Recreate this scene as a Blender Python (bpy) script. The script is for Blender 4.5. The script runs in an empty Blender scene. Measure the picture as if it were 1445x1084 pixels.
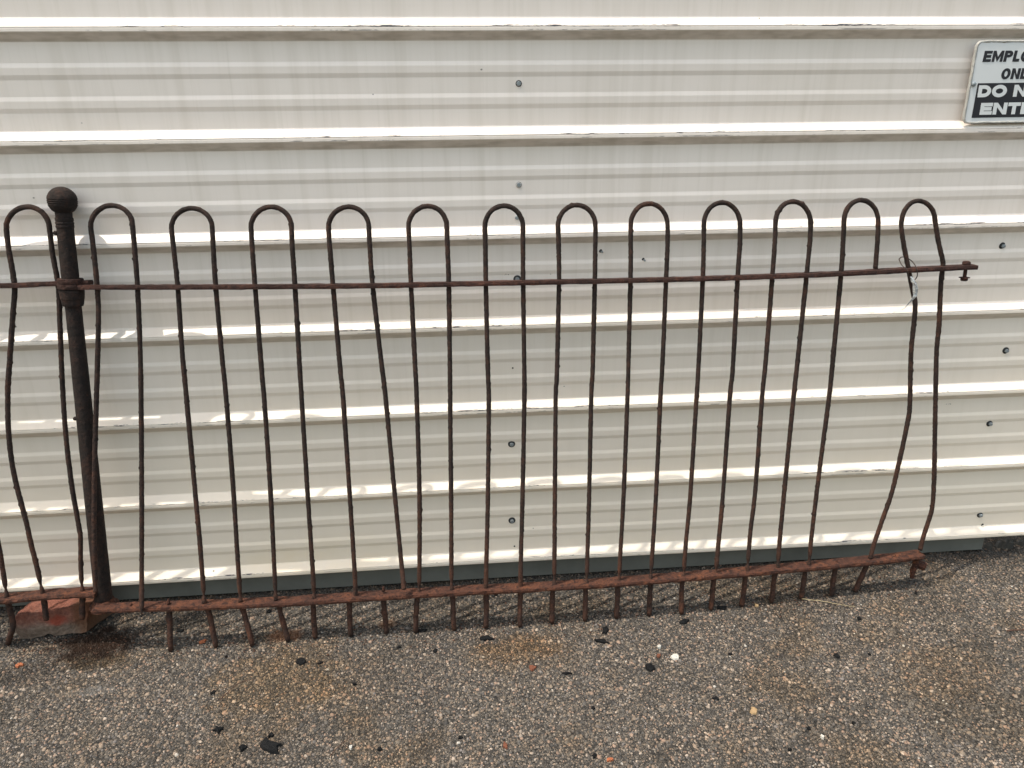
import bpy, bmesh, math, random
import numpy as np
from mathutils import Vector, Matrix, noise as mnoise

random.seed(7)
rng = np.random.default_rng(11)
scene = bpy.context.scene
col = scene.collection

# ------------------------------------------------------------------ camera
F = 1085.0                      # focal length in photo pixels (1445 wide)
YAW, PITCH, ROLL = .0838, .3545, -.0096
CD, CH = 1.8568, 1.2281
def _axes():
    cy, sy = math.cos(YAW), math.sin(YAW); cp, sp = math.cos(PITCH), math.sin(PITCH)
    cr, sr = math.cos(ROLL), math.sin(ROLL)
    r = np.array([cy, -sy, 0]); f = np.array([sy, cy, 0]); u = np.array([0, 0, 1.])
    f2 = f*cp-u*sp; u2 = u*cp+f*sp
    return r*cr+u2*sr, u2*cr-r*sr, f2
AR, AU, AF = _axes()
CAM = np.array([0, -CD, CH])
cd = bpy.data.cameras.new('camera'); cam = bpy.data.objects.new('camera', cd); col.objects.link(cam)
cd.sensor_fit = 'HORIZONTAL'; cd.sensor_width = 36; cd.lens = F/1445*36
cd.clip_start = .02; cd.clip_end = 500
m = Matrix.Identity(4)
for i in range(3):
    m[i][0] = AR[i]; m[i][1] = AU[i]; m[i][2] = -AF[i]; m[i][3] = CAM[i]
cam.matrix_world = m
scene.camera = cam

# ------------------------------------------------------------------ light
SUN = Vector((-.39, -.082, 1.0)).normalized()       # towards the sun
w = bpy.data.worlds.new('World'); scene.world = w; w.use_nodes = True
wn = w.node_tree
sky = wn.nodes.new('ShaderNodeTexSky'); sky.sky_type = 'NISHITA'; sky.sun_disc = False
sky.sun_elevation = math.asin(SUN.z); sky.sun_rotation = math.atan2(SUN.x, SUN.y)
sky.air_density = 2.3; sky.dust_density = 4.5; sky.ozone_density = .1
bg = wn.nodes['Background']; bg.inputs['Strength'].default_value = .15
wn.links.new(sky.outputs[0], bg.inputs['Color'])
sl = bpy.data.lights.new('sun', 'SUN'); sl.energy = 2.0; sl.angle = math.radians(.55); sl.color = (1, .93, .80)
so = bpy.data.objects.new('sun', sl); col.objects.link(so)
so.rotation_euler = SUN.to_track_quat('Z', 'Y').to_euler(); so.location = (-3, -2, 6)
vs = scene.view_settings
vs.view_transform = 'Standard'; vs.look = 'None'; vs.gamma = 1; vs.exposure = .87; vs.use_curve_mapping = False
scene.render.engine = 'CYCLES'

# ------------------------------------------------------------------ pixel helpers
G = -.07                        # ground height (0 = bottom lip of the lowest wall rib)
def ray(px, py): return AF*F+AR*(px-722.5)-AU*(py-542)
def aty(px, py, y):
    d = ray(px, py); return CAM+d*((y+CD)/d[1])
def atz(px, py, z=G):
    d = ray(px, py); return CAM+d*((z-CH)/d[2])

# ------------------------------------------------------------------ node helpers
def new_mat(name):
    mt = bpy.data.materials.new(name); mt.use_nodes = True
    nt = mt.node_tree; b = nt.nodes['Principled BSDF']
    return mt, nt, b
def N(nt, t, **kw):
    n = nt.nodes.new(t)
    for k, v in kw.items():
        if k.startswith('i_'): n.inputs[int(k[2:]) if k[2:].isdigit() else k[2:]].default_value = v
        else: setattr(n, k, v)
    return n
def L(nt, a, b): nt.links.new(a, b)
def noise(nt, vec, scale, detail=4, rough=.55, w=None):
    n = N(nt, 'ShaderNodeTexNoise'); n.inputs['Scale'].default_value = scale
    n.inputs['Detail'].default_value = detail; n.inputs['Roughness'].default_value = rough
    if vec is not None: L(nt, vec, n.inputs['Vector'])
    return n.outputs['Fac']
def ramp(nt, fac, stops, interp='LINEAR'):
    r = N(nt, 'ShaderNodeValToRGB'); cr = r.color_ramp; cr.interpolation = interp
    while len(cr.elements) < len(stops): cr.elements.new(.5)
    for e, (p, c) in zip(cr.elements, stops):
        e.position = p; e.color = (*c, 1) if len(c) == 3 else c
    L(nt, fac, r.inputs['Fac']); return r.outputs['Color']
def mix(nt, fac, a, b, mode='MIX'):
    n = N(nt, 'ShaderNodeMix', data_type='RGBA', blend_type=mode)
    for s, v in ((0, fac), (6, a), (7, b)):
        if hasattr(v, 'links'): L(nt, v, n.inputs[s])
        elif isinstance(v, (int, float)): n.inputs[s].default_value = v
        else: n.inputs[s].default_value = (*v, 1)
    return n.outputs[2]
def mth(nt, op, a, b=None, c=None, clamp=False):
    n = N(nt, 'ShaderNodeMath', operation=op, use_clamp=clamp)
    for i, v in enumerate((a, b, c)):
        if v is None: continue
        if hasattr(v, 'links'): L(nt, v, n.inputs[i])
        else: n.inputs[i].default_value = v
    return n.outputs[0]
def mapr(nt, v, a, b, c=0., d=1.):
    n = N(nt, 'ShaderNodeMapRange', interpolation_type='SMOOTHSTEP'); L(nt, v, n.inputs[0])
    for i, x in enumerate((a, b, c, d)): n.inputs[i+1].default_value = x
    return n.outputs[0]
def mapping(nt, vec, scale=(1, 1, 1), loc=(0, 0, 0), rot=(0, 0, 0)):
    n = N(nt, 'ShaderNodeMapping'); L(nt, vec, n.inputs['Vector'])
    n.inputs['Scale'].default_value = scale; n.inputs['Location'].default_value = loc; n.inputs['Rotation'].default_value = rot
    return n.outputs[0]
def bump(nt, b, h, strength, dist):
    n = N(nt, 'ShaderNodeBump'); n.inputs['Strength'].default_value = strength; n.inputs['Distance'].default_value = dist
    L(nt, h, n.inputs['Height']); L(nt, n.outputs[0], b.inputs['Normal'])
def wpos(nt): return N(nt, 'ShaderNodeNewGeometry').outputs['Position']
def sep(nt, v):
    n = N(nt, 'ShaderNodeSeparateXYZ'); L(nt, v, n.inputs[0]); return n.outputs

# ------------------------------------------------------------------ materials
def rust_material(name, dark, mid, bright, amount, scale=1., blotch=.5):
    mt, nt, b = new_mat(name); p = wpos(nt)
    n1 = noise(nt, p, 38*scale, 6, .65); n2 = noise(nt, p, 210*scale, 4, .7); n3 = noise(nt, p, 7*scale, 3)
    z = sep(nt, p)[2]
    low = mapr(nt, z, .55, .0)                     # ground splash has rusted the feet brighter
    f = mth(nt, 'ADD', mth(nt, 'MULTIPLY', n1, .75), mth(nt, 'MULTIPLY', n3, .35))
    f = mth(nt, 'ADD', f, mth(nt, 'MULTIPLY', low, amount))
    c = ramp(nt, f, [(.36, dark), (.58, mid), (.86, bright)])
    n4 = noise(nt, p, 75*scale, 5, .7)
    c = mix(nt, mth(nt, 'MULTIPLY', mapr(nt, n4, .47, .62), blotch), c, tuple(x*.8 for x in dark))
    c = mix(nt, mapr(nt, n2, .52, .70), c, tuple(x*.45 for x in dark))
    c = mix(nt, mapr(nt, n2, .36, .26), c, tuple(min(1, x*1.5) for x in bright))
    L(nt, c, b.inputs['Base Color']); b.inputs['Roughness'].default_value = .86
    b.inputs['Specular IOR Level'].default_value = .3
    bump(nt, b, mth(nt, 'ADD', n1, mth(nt, 'ADD', n2, n4)), .9, .0030)
    return mt
M_BAR = rust_material('rusted_iron_rod', (.0115, .0082, .0078), (.035, .0205, .0170), (.095, .038, .022), .14)
M_POST = rust_material('blackened_iron_post', (.0095, .0075, .0072), (.0215, .0135, .0115), (.065, .027, .017), .05)
M_RAIL = rust_material('rusted_iron_rail', (.018, .0095, .0085), (.052, .0235, .0185), (.13, .046, .026), .02)
M_RAILB = rust_material('flaking_red_rust', (.024, .0110, .0095), (.078, .0300, .0185), (.17, .060, .026), .03, 1., .85)

def paint_material():
    mt, nt, b = new_mat('cream_enamel_sheet')
    uv = N(nt, 'ShaderNodeUVMap', uv_map='sheet').outputs[0]     # u = metres along, v = metres up the sheet
    s = sep(nt, uv); u, v = s[0], s[1]
    P = .2286
    ph = mth(nt, 'FRACT', mth(nt, 'DIVIDE', mth(nt, 'ADD', v, P*10), P))   # 0 at the rib's lower lip
    base = (.81, .738, .690)
    st = noise(nt, mapping(nt, uv, (26, 1.3, 1)), 1.0, 3, .6)     # rain streaks
    st2 = noise(nt, mapping(nt, uv, (90, 3, 1)), 1.0, 2, .6)
    bl = noise(nt, mapping(nt, uv, (1.6, 2.5, 1)), 1.0, 2, .6)
    c = mix(nt, mapr(nt, st, .42, .78), base, (.735, .665, .61))
    c = mix(nt, mth(nt, 'MULTIPLY', mapr(nt, st2, .5, .8), .35), c, (.67, .61, .545))
    c = mix(nt, mth(nt, 'MULTIPLY', mapr(nt, bl, .45, .75), .25), c, (.72, .65, .575))
    # uneven brown tint along each rib's underside
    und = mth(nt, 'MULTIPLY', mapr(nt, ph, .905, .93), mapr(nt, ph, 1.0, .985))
    un = noise(nt, mapping(nt, uv, (14, 60, 1)), 1.0, 2, .65)
    c = mix(nt, mth(nt, 'MULTIPLY', und, mapr(nt, un, .35, .75, .25, .7)), c, (.36, .315, .26))
    # yellow stain low on the sheet
    d1 = mth(nt, 'POWER', mth(nt, 'DIVIDE', mth(nt, 'SUBTRACT', u, -.40), .30), 2.0)
    d2 = mth(nt, 'POWER', mth(nt, 'DIVIDE', mth(nt, 'SUBTRACT', v, .035), .085), 2.0)
    rr = mth(nt, 'SUBTRACT', 1.0, mth(nt, 'ADD', d1, d2), clamp=True)
    yn = noise(nt, mapping(nt, uv, (9, 16, 1)), 1.0, 4, .6)
    c = mix(nt, mth(nt, 'MULTIPLY', rr, mapr(nt, yn, .3, .62, .15, 1.)), c, (.70, .545, .30))
    # a little yellower towards the bottom, broken up by noise
    ln = noise(nt, mapping(nt, uv, (3, 5, 1)), 1.0, 3)
    c = mix(nt, mth(nt, 'MULTIPLY', mapr(nt, v, 1.05, .15), mth(nt, 'ADD', .5, mth(nt, 'MULTIPLY', ln, .6), clamp=True)), c, (.80, .712, .60))
    # chipped paint on the crest edges
    ch = noise(nt, mapping(nt, uv, (22, 240, 1)), 1.0, 3, .75)
    cl = noise(nt, mapping(nt, uv, (2.3, 9, 1), (3.1, 0, 0)), 1.0, 3, .6)
    e1 = mapr(nt, mth(nt, 'ABSOLUTE', mth(nt, 'SUBTRACT', ph, .041)), .016, .004)
    e2 = mapr(nt, mth(nt, 'ABSOLUTE', mth(nt, 'SUBTRACT', ph, .003)), .010, .002)
    e = mth(nt, 'MAXIMUM', e1, mth(nt, 'MULTIPLY', e2, .7))
    chip = mth(nt, 'MULTIPLY', e, mapr(nt, mth(nt, 'ADD', ch, mth(nt, 'MULTIPLY', mth(nt, 'SUBTRACT', cl, .5), .9)), .585, .65))
    c = mix(nt, chip, c, (.05, .05, .06))
    # specks and short scuffs
    vo = N(nt, 'ShaderNodeTexVoronoi'); L(nt, mapping(nt, uv, (9, 12, 1)), vo.inputs['Vector']); vo.inputs['Scale'].default_value = 1.
    rnd = sep(nt, vo.outputs['Color'])[0]
    sp = mth(nt, 'MULTIPLY', mapr(nt, vo.outputs['Distance'], .03, .016), mth(nt, 'GREATER_THAN', rnd, .5))
    c = mix(nt, mth(nt, 'MULTIPLY', sp, .8), c, (.08, .075, .07))
    vo2 = N(nt, 'ShaderNodeTexVoronoi'); wv = noise(nt, mapping(nt, uv, (30, 30, 1)), 1., 2)
    dv = N(nt, 'ShaderNodeVectorMath', operation='ADD'); L(nt, mapping(nt, uv, (2.2, 9, 1), (0, 0, 0), (0, 0, .55)), dv.inputs[0])
    L(nt, mth(nt, 'MULTIPLY', wv, .06), dv.inputs[1])
    L(nt, dv.outputs[0], vo2.inputs['Vector']); vo2.inputs['Scale'].default_value = 1.2
    rnd2 = sep(nt, vo2.outputs['Color'])[1]
    brk = noise(nt, mapping(nt, uv, (260, 260, 1)), 1., 2)
    sc = mth(nt, 'MULTIPLY', mth(nt, 'MULTIPLY', mapr(nt, vo2.outputs['Distance'], .03, .02), mth(nt, 'GREATER_THAN', rnd2, .5)), mapr(nt, brk, .5, .6))
    c = mix(nt, mth(nt, 'MULTIPLY', sc, .85), c, (.12, .115, .11))
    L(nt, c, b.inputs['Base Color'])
    b.inputs['Roughness'].default_value = .42; b.inputs['Specular IOR Level'].default_value = .42
    bump(nt, b, mth(nt, 'ADD', noise(nt, mapping(nt, uv, (5, 7, 1)), 1., 3), mth(nt, 'MULTIPLY', noise(nt, uv, 300, 2), .02)), .35, .004)
    return mt
M_PAINT = paint_material()

def plain(name, colr, rough=.6, var=.3, scale=60, metal=0., bmp=.2, dist=.001):
    mt, nt, b = new_mat(name); p = wpos(nt)
    n = noise(nt, p, scale, 5, .6)
    c = mix(nt, n, tuple(x*(1-var) for x in colr), tuple(min(1, x*(1+var)) for x in colr))
    L(nt, c, b.inputs['Base Color']); b.inputs['Roughness'].default_value = rough; b.inputs['Metallic'].default_value = metal
    if bmp: bump(nt, b, n, bmp, dist)
    return mt
M_SCREW = plain('zinc_screw', (.26, .295, .32), .42, .3, 300, .4, .2, .0005)
M_RUBBER = plain('black_washer_rubber', (.02, .022, .024), .7, .2, 200)
M_HOLE = plain('drilled_hole_dark', (.01, .01, .01), .9, .2, 200, 0, 0)

def ground_stains(nt, c, p):
    """rust and grime that have soaked into the asphalt, each with a place of its own"""
    s = sep(nt, p)
    wob = noise(nt, p, 26, 3, .7)
    def blob(px, py, rx, ry, colr, amt, mode='MIX'):
        q = atz(px, py); nonlocal c
        dx = mth(nt, 'POWER', mth(nt, 'DIVIDE', mth(nt, 'SUBTRACT', s[0], float(q[0])), rx), 2.)
        dy = mth(nt, 'POWER', mth(nt, 'DIVIDE', mth(nt, 'SUBTRACT', s[1], float(q[1])), ry), 2.)
        d = mth(nt, 'ADD', mth(nt, 'ADD', dx, dy), mth(nt, 'MULTIPLY', mth(nt, 'SUBTRACT', wob, .5), 2.2))
        c = mix(nt, mth(nt, 'MULTIPLY', mapr(nt, d, 1.1, .1), amt), c, colr, mode)
    blob(133, 908, .12, .09, (.016, .0065, .0025), .97)
    blob(128, 930, .10, .045, (.40, .30, .15), .75, 'MULTIPLY')
    blob(405, 895, .055, .03, (.22, .10, .05), .55)
    blob(390, 960, .20, .13, (1.0, .80, .52), .55, 'MULTIPLY')
    blob(735, 912, .14, .06, (1.0, .72, .42), .6, 'MULTIPLY')
    blob(545, 880, .03, .02, (.20, .09, .04), .4)
    blob(1335, 945, .16, .10, (1.0, .82, .6), .4, 'MULTIPLY')
    blob(125, 975, .08, .02, (.50, .50, .49), .07)
    blob(20, 950, .12, .05, (.45, .42, .40), .5, 'MULTIPLY')
    blob(265, 880, .10, .04, (.35, .37, .38), .6, 'MULTIPLY')
    blob(1390, 1010, .2, .12, (.8, .76, .68), .6, 'MULTIPLY')
    blob(600, 1000, .05, .30, (.75, .75, .76), .5, 'MULTIPLY')
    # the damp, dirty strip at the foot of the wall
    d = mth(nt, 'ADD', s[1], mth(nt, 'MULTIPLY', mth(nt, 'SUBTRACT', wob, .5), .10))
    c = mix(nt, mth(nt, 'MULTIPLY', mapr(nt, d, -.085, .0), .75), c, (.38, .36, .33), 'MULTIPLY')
    big = noise(nt, p, 3.2, 3, .6)
    c = mix(nt, mth(nt, 'MULTIPLY', mapr(nt, big, .44, .68), .7), c, (.66, .64, .61), 'MULTIPLY')
    big2 = noise(nt, mapping(nt, p, (1, 1, 1), (7, 3, 0)), 5.1, 2, .6)
    c = mix(nt, mth(nt, 'MULTIPLY', mapr(nt, big2, .5, .72), .6), c, (1.0, .86, .68), 'MULTIPLY')
    return c

def asphalt_material():
    mt, nt, b = new_mat('worn_asphalt'); p = wpos(nt)
    def vor(scale, feat='F1'):
        v = N(nt, 'ShaderNodeTexVoronoi', feature=feat); L(nt, p, v.inputs['Vector']); v.inputs['Scale'].default_value = scale
        return v
    v1 = vor(190); v2 = vor(190, 'DISTANCE_TO_EDGE'); v3 = vor(420)
    r = sep(nt, v1.outputs['Color'])[0]; r3 = sep(nt, v3.outputs['Color'])[1]
    stone = ramp(nt, r, [(0, (.02, .02, .02)), (.3, (.045, .042, .04)), (.6, (.085, .075, .066)), (.85, (.15, .127, .105)), (1, (.24, .21, .18))])
    fine = ramp(nt, r3, [(0, (.022, .021, .020)), (.6, (.058, .053, .048)), (1, (.125, .11, .095))])
    edge = mapr(nt, v2.outputs['Distance'], .02, .16)
    c = mix(nt, edge, fine, stone)
    c = ground_stains(nt, c, p)
    L(nt, c, b.inputs['Base Color']); b.inputs['Roughness'].default_value = .92; b.inputs['Specular IOR Level'].default_value = .2
    bump(nt, b, mth(nt, 'ADD', edge, mth(nt, 'MULTIPLY', r3, .5)), .8, .003)
    return mt
M_ASPH = asphalt_material()
def stone_material():
    mt, nt, b = new_mat('asphalt_aggregate'); p = wpos(nt)
    a = N(nt, 'ShaderNodeAttribute', attribute_name='tone')
    n = noise(nt, p, 520, 3, .7)
    c = mix(nt, mapr(nt, n, .35, .7), a.outputs['Color'], (.60, .585, .57), 'MULTIPLY')
    c = ground_stains(nt, c, p)
    L(nt, c, b.inputs['Base Color']); b.inputs['Roughness'].default_value = .85; b.inputs['Specular IOR Level'].default_value = .3
    return mt
M_STONE = stone_material()

# ------------------------------------------------------------------ mesh helpers
ORIG = {}
def tag(o, label=None, cat=None, group=None, kind=None):
    for k, v in (('label', label), ('category', cat), ('group', group), ('kind', kind)):
        if v: o[k] = v
    return o
def thing(name, loc, label, cat, group=None):
    o = bpy.data.objects.new(name, None); o.empty_display_size = .05; col.objects.link(o)
    o.location = loc; ORIG[o] = np.array(loc, float)
    return tag(o, label, cat, group)
def mk(name, verts, faces, mat, parent=None, smooth=False, origin=None):
    v = np.asarray(verts, float)
    me = bpy.data.meshes.new(name)
    if parent is not None: og = ORIG[parent]
    elif origin is not None: og = np.asarray(origin, float)
    else: og = np.zeros(3)
    me.from_pydata((v-og).tolist(), [], [tuple(int(i) for i in f) for f in faces]); me.update()
    if smooth: me.polygons.foreach_set('use_smooth', [True]*len(me.polygons))
    me.materials.append(mat)
    o = bpy.data.objects.new(name, me); col.objects.link(o)
    if parent is not None: o.parent = parent; ORIG[o] = og
    else: o.location = og; ORIG[o] = og
    return o
def box(c, s, rot=None, jit=0):
    c = np.array(c, float); s = np.array(s, float)/2
    v = np.array([[x, y, z] for x in (-1, 1) for y in (-1, 1) for z in (-1, 1)], float)*s
    if rot is not None: v = v@np.array(rot).T
    f = [(0, 1, 3, 2), (4, 6, 7, 5), (0, 4, 5, 1), (2, 3, 7, 6), (0, 2, 6, 4), (1, 5, 7, 3)]
    return v+c, f
class Geo:
    def __init__(s): s.v = []; s.f = []
    def add(s, v, f):
        k = len(s.v); s.v += [tuple(x) for x in v]; s.f += [tuple(i+k for i in q) for q in f]; return s
def catmull(pts, step):
    p = np.array(pts, float); p = np.vstack([2*p[0]-p[1], p, 2*p[-1]-p[-2]]); out = []
    for i in range(1, len(p)-2):
        n = max(1, int(np.linalg.norm(p[i+1, :3]-p[i, :3])/step))
        for k in range(n):
            t = k/n
            a, b, c, d = p[i-1], p[i], p[i+1], p[i+2]
            out.append(.5*((2*b)+(-a+c)*t+(2*a-5*b+4*c-d)*t*t+(-a+3*b-3*c+d)*t**3))
    out.append(p[-2]); return np.array(out)
def tube(path, rad, sides=9, rough=.06, wart=.0, closed=False):
    """rod along path; radius per point; rust-eaten surface"""
    p = np.asarray(path, float); n = len(p); rad = np.broadcast_to(np.asarray(rad, float), (n,))
    tg = np.gradient(p, axis=0)
    if closed: tg = np.roll(p, -1, 0)-np.roll(p, 1, 0)
    tg /= np.linalg.norm(tg, axis=1)[:, None]+1e-12
    ref = np.array([0, -1., .02]); V = []
    for i in range(n):
        a = np.cross(tg[i], ref); a /= np.linalg.norm(a)+1e-9; b = np.cross(tg[i], a)
        rr = rad[i]*(1+rough*rng.normal(size=sides))
        if wart and rng.random() < wart: rr[rng.integers(sides)] *= rng.uniform(1.15, 1.42)
        for k in range(sides):
            t = 2*math.pi*k/sides
            V.append(p[i]+(a*math.cos(t)+b*math.sin(t))*rr[k])
    Fc = []
    for i in range(n if closed else n-1):
        j = (i+1) % n
        for k in range(sides):
            l = (k+1) % sides
            Fc.append((i*sides+k, i*sides+l, j*sides+l, j*sides+k))
    if not closed:
        Fc.append(tuple(reversed(range(sides)))); Fc.append(tuple((n-1)*sides+k for k in range(sides)))
    return V, Fc
def lathe(base, axis, prof, seg=28, jit=0.):
    """prof: list of (distance along axis, radius)"""
    ax = np.array(axis, float); ax /= np.linalg.norm(ax)
    a = np.cross(ax, (0, 1, .1)); a /= np.linalg.norm(a); b = np.cross(ax, a); V = []; Fc = []
    for h, r in prof:
        for k in range(seg):
            t = 2*math.pi*k/seg
            V.append(np.array(base)+ax*h+(a*math.cos(t)+b*math.sin(t))*r*(1+jit*rng.normal()))
    for i in range(len(prof)-1):
        for k in range(seg):
            l = (k+1) % seg; Fc.append((i*seg+k, i*seg+l, (i+1)*seg+l, (i+1)*seg+k))
    Fc.append(tuple(reversed(range(seg)))); Fc.append(tuple((len(prof)-1)*seg+k for k in range(seg)))
    return V, Fc

# ================================================================== SETTING
# ground: one sheet to the horizon
gv, gf = [], []
R_ = 120
mk('ground', [(-R_, -R_, G-.003), (R_, -R_, G-.003), (R_, R_, G-.003), (-R_, R_, G-.003)], [(0, 1, 2, 3)], M_ASPH)['kind'] = 'structure'

# exposed aggregate of the asphalt, as real stones
def aggregate():
    step = .0054
    xs = np.arange(-1.6, 2.1, step); ys = np.arange(-.95, .09, step)
    X, Y = np.meshgrid(xs, ys); X = X.ravel(); Y = Y.ravel()
    n = len(X); X = X+rng.uniform(-.0032, .0032, n); Y = Y+rng.uniform(-.0032, .0032, n)
    keep = rng.random(n) < .80; X, Y = X[keep], Y[keep]; n = len(X)
    r = np.clip(rng.lognormal(math.log(.00255), .36, n), .0014, .0060)
    el = rng.uniform(.65, 1.0, n); an = rng.uniform(0, 2*math.pi, n); hh = r*rng.uniform(.3, .7, n)
    K = 6
    V = np.zeros((n, 2*K+1, 3)); 
    ca, sa = np.cos(an), np.sin(an)
    tx, ty = rng.normal(0, .22, n), rng.normal(0, .22, n)
    def ring(scale, z, k0):
        for k in range(K):
            t = 2*math.pi*k/K+rng.uniform(-.25, .25, n); rr = r*scale*rng.uniform(.8, 1.15, n)
            lx, ly = rr*np.cos(t), rr*el*np.sin(t)
            wx, wy = lx*ca-ly*sa, lx*sa+ly*ca
            V[:, k0+k, 0] = X+wx; V[:, k0+k, 1] = Y+wy
            V[:, k0+k, 2] = G-.003+z+(wx*tx+wy*ty)*(1 if k0 else 0)
    ring(1.0, -.0005*np.ones(n), 0); ring(.78, hh*.75, K)
    V[:, 2*K, 0] = X; V[:, 2*K, 1] = Y; V[:, 2*K, 2] = G-.003+hh
    fs = []
    for k in range(K):
        l = (k+1) % K
        fs += [(k, l, K+l), (k, K+l, K+k), (K+k, K+l, 2*K)]
    fs = np.array(fs); m = len(fs)
    idx = (fs[None]+(np.arange(n)*(2*K+1))[:, None, None]).reshape(-1)
    me = bpy.data.meshes.new('aggregate')
    me.vertices.add(n*(2*K+1)); me.vertices.foreach_set('co', V.reshape(-1).astype(np.float32))
    me.loops.add(len(idx)); me.loops.foreach_set('vertex_index', idx.astype(np.int32))
    me.polygons.add(n*m); me.polygons.foreach_set('loop_start', np.arange(0, n*m*3, 3, dtype=np.int32))
    me.update()
    pal = np.array([(.068, .067, .068), (.095, .091, .088), (.13, .12, .11), (.185, .155, .128), (.235, .190, .155), (.265, .195, .158), (.34, .295, .26), (.16, .15, .15)])
    wts = np.array([.17, .18, .17, .14, .12, .09, .06, .07]); wts /= wts.sum()
    c = np.array([.98, .945, .905])*pal[rng.choice(len(pal), n, p=wts)]*rng.uniform(.75, 1.25, (n, 1))
    white = rng.random(n) < .0035; c[white] = (.42, .40, .37)
    ca_ = np.ones((n, 2*K+1, 4), np.float32); ca_[:, :, :3] = c[:, None]
    at = me.color_attributes.new('tone', 'FLOAT_COLOR', 'POINT'); at.data.foreach_set('color', ca_.reshape(-1))
    me.materials.append(M_STONE)
    o = bpy.data.objects.new('aggregate', me); col.objects.link(o)
    tag(o, 'tan and grey stone aggregate exposed in the worn asphalt', 'gravel', kind='stuff')
aggregate()

# ------------------------------------------------------------------ ribbed metal wall
P = .2286
def bow(x, z):
    """the sheets are not quite straight: a few millimetres of sag, measured along the ribs"""
    k = max(0., 1-z/.9)
    return .0035*k*math.exp(-((x-.1)/.55)**2)-.0045*k*max(0., min(1., (x-.6)/.9))
# profile per pitch, from a rib's lower lip upwards: (height, depth behind crest)
PROF = [(0, 0), (.0058, 0), (.0066, .0009), (.0078, .0009), (.0086, 0), (.0098, .0003), (.0108, .0012), (.0270, .0178), (.0290, .0190),
        (.0652, .0190), (.0668, .0186), (.0740, .0165), (.0756, .0161), (.0895, .0161), (.0911, .0164), (.0980, .0186), (.0996, .0190),
        (.1332, .0190), (.1348, .0186), (.1420, .0165), (.1436, .0161), (.1575, .0161), (.1591, .0164), (.1660, .0186), (.1676, .0190),
        (.2088, .0190), (.2106, .0178), (.2268, .0012), (.2280, .0002)]
wall = thing('metal_wall', (.2, .02, G), 'long cream ribbed sheet-metal wall with horizontal ribs', 'wall')
XS = np.concatenate([np.arange(-4.5, -1.6, .25), np.arange(-1.6, 2.2, .05), np.arange(2.2, 5.6, .25)])
def sheet(name, k0, k1, off, tail, head):
    prof = []
    for k in range(k0, k1):
        prof += [(k*P+h, d) for h, d in PROF]
    prof.append((k1*P, 0)); prof += [(k1*P+h, d) for h, d in PROF if h > 0 and h <= head]
    prof = [(-t_+k0*P, d_) for t_, d_ in tail]+prof
    V, Fc, UV = [], [], []
    ph = rng.uniform(0, 6, 4)
    for x in XS:
        for z, d in prof:
            wob = .0006*math.sin(x*3.1+ph[0]+z*2)+.0004*math.sin(x*7.3+ph[1])
            V.append((x, d-off+wob*(1 if d > .01 else .4), z+bow(x, z)))
            UV.append((x, z))
    n = len(prof)
    for i in range(len(XS)-1):
        for j in range(n-1):
            Fc.append((i*n+j, (i+1)*n+j, (i+1)*n+j+1, i*n+j+1))
    o = mk(name, V, Fc, M_PAINT, wall)
    uvl = o.data.uv_layers.new(name='sheet'); ids = np.zeros(len(o.data.loops), np.int32); o.data.loops.foreach_get('vertex_index', ids)
    uvl.data.foreach_set('uv', np.array(UV, np.float32)[ids].reshape(-1))
    sm = o.modifiers.new('thickness', 'SOLIDIFY'); sm.thickness = .0011; sm.offset = -1
    return o
sheet('wall_panel', 0, 4, 0, [(.0028, .0016), (.0012, .0003)], .0098)['label'] = 'lower sheet, yellower towards the ground'
sheet('wall_panel', 4, 8, .0022, [(.0052, .0050), (.0034, .0024), (.0012, .0003)], .0098)['label'] = 'upper sheet lapped over the lower one'

# weathered base channel under the sheets; it stops short on the right
M_CHAN = plain('weathered_galvanised_channel', (.118, .120, .110), .8, .45, 9, .0, .3, .002)
xe = float(aty(1387, 770, .03)[0])
g = Geo()
for a, b_ in ((-4.5, -2.2), (-2.19, xe)):
    g.add(*box(((a+b_)/2, .036, -.0335), (b_-a, .010, .069)))
    g.add(*box(((a+b_)/2, .060, -.0655), (b_-a, .05, .008)))
mk('base_channel', g.v, g.f, M_CHAN, wall)
M_CONC = plain('dark_concrete', (.10, .097, .09), .9, .4, 18, 0, .5, .006)
mk('concrete_slab', *box((.5, 2.45, -.05), (10, 4.0, .12)), M_CONC)['kind'] = 'structure'

# ------------------------------------------------------------------ screws and holes in the wall
def hexhead(r, h, y):                      # faces the camera (-y)
    V, Fc = [], []
    for yy, rr in ((y, r), (y-h*.8, r), (y-h, r*.8)):
        for k in range(6):
            t = math.pi/3*k+.3; V.append((rr*math.cos(t), yy, rr*math.sin(t)))
    for i in range(2):
        for k in range(6):
            l = (k+1) % 6; Fc.append((i*6+k, i*6+l, (i+1)*6+l, (i+1)*6+k))
    Fc.append(tuple(range(12, 18))); return np.array(V), Fc
def dishwasher(r, h, y, seg=18):
    V, Fc = [], []
    for yy, rr in ((y, r), (y-h*.5, r), (y-h, r*.72), (y-h*.9, r*.2)):
        for k in range(seg):
            t = 2*math.pi*k/seg; V.append((rr*math.cos(t), yy, rr*math.sin(t)))
    for i in range(3):
        for k in range(seg):
            l = (k+1) % seg; Fc.append((i*seg+k, i*seg+l, (i+1)*seg+l, (i+1)*seg+k))
    Fc.append(tuple(range(3*seg, 4*seg))); return np.array(V), Fc
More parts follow.
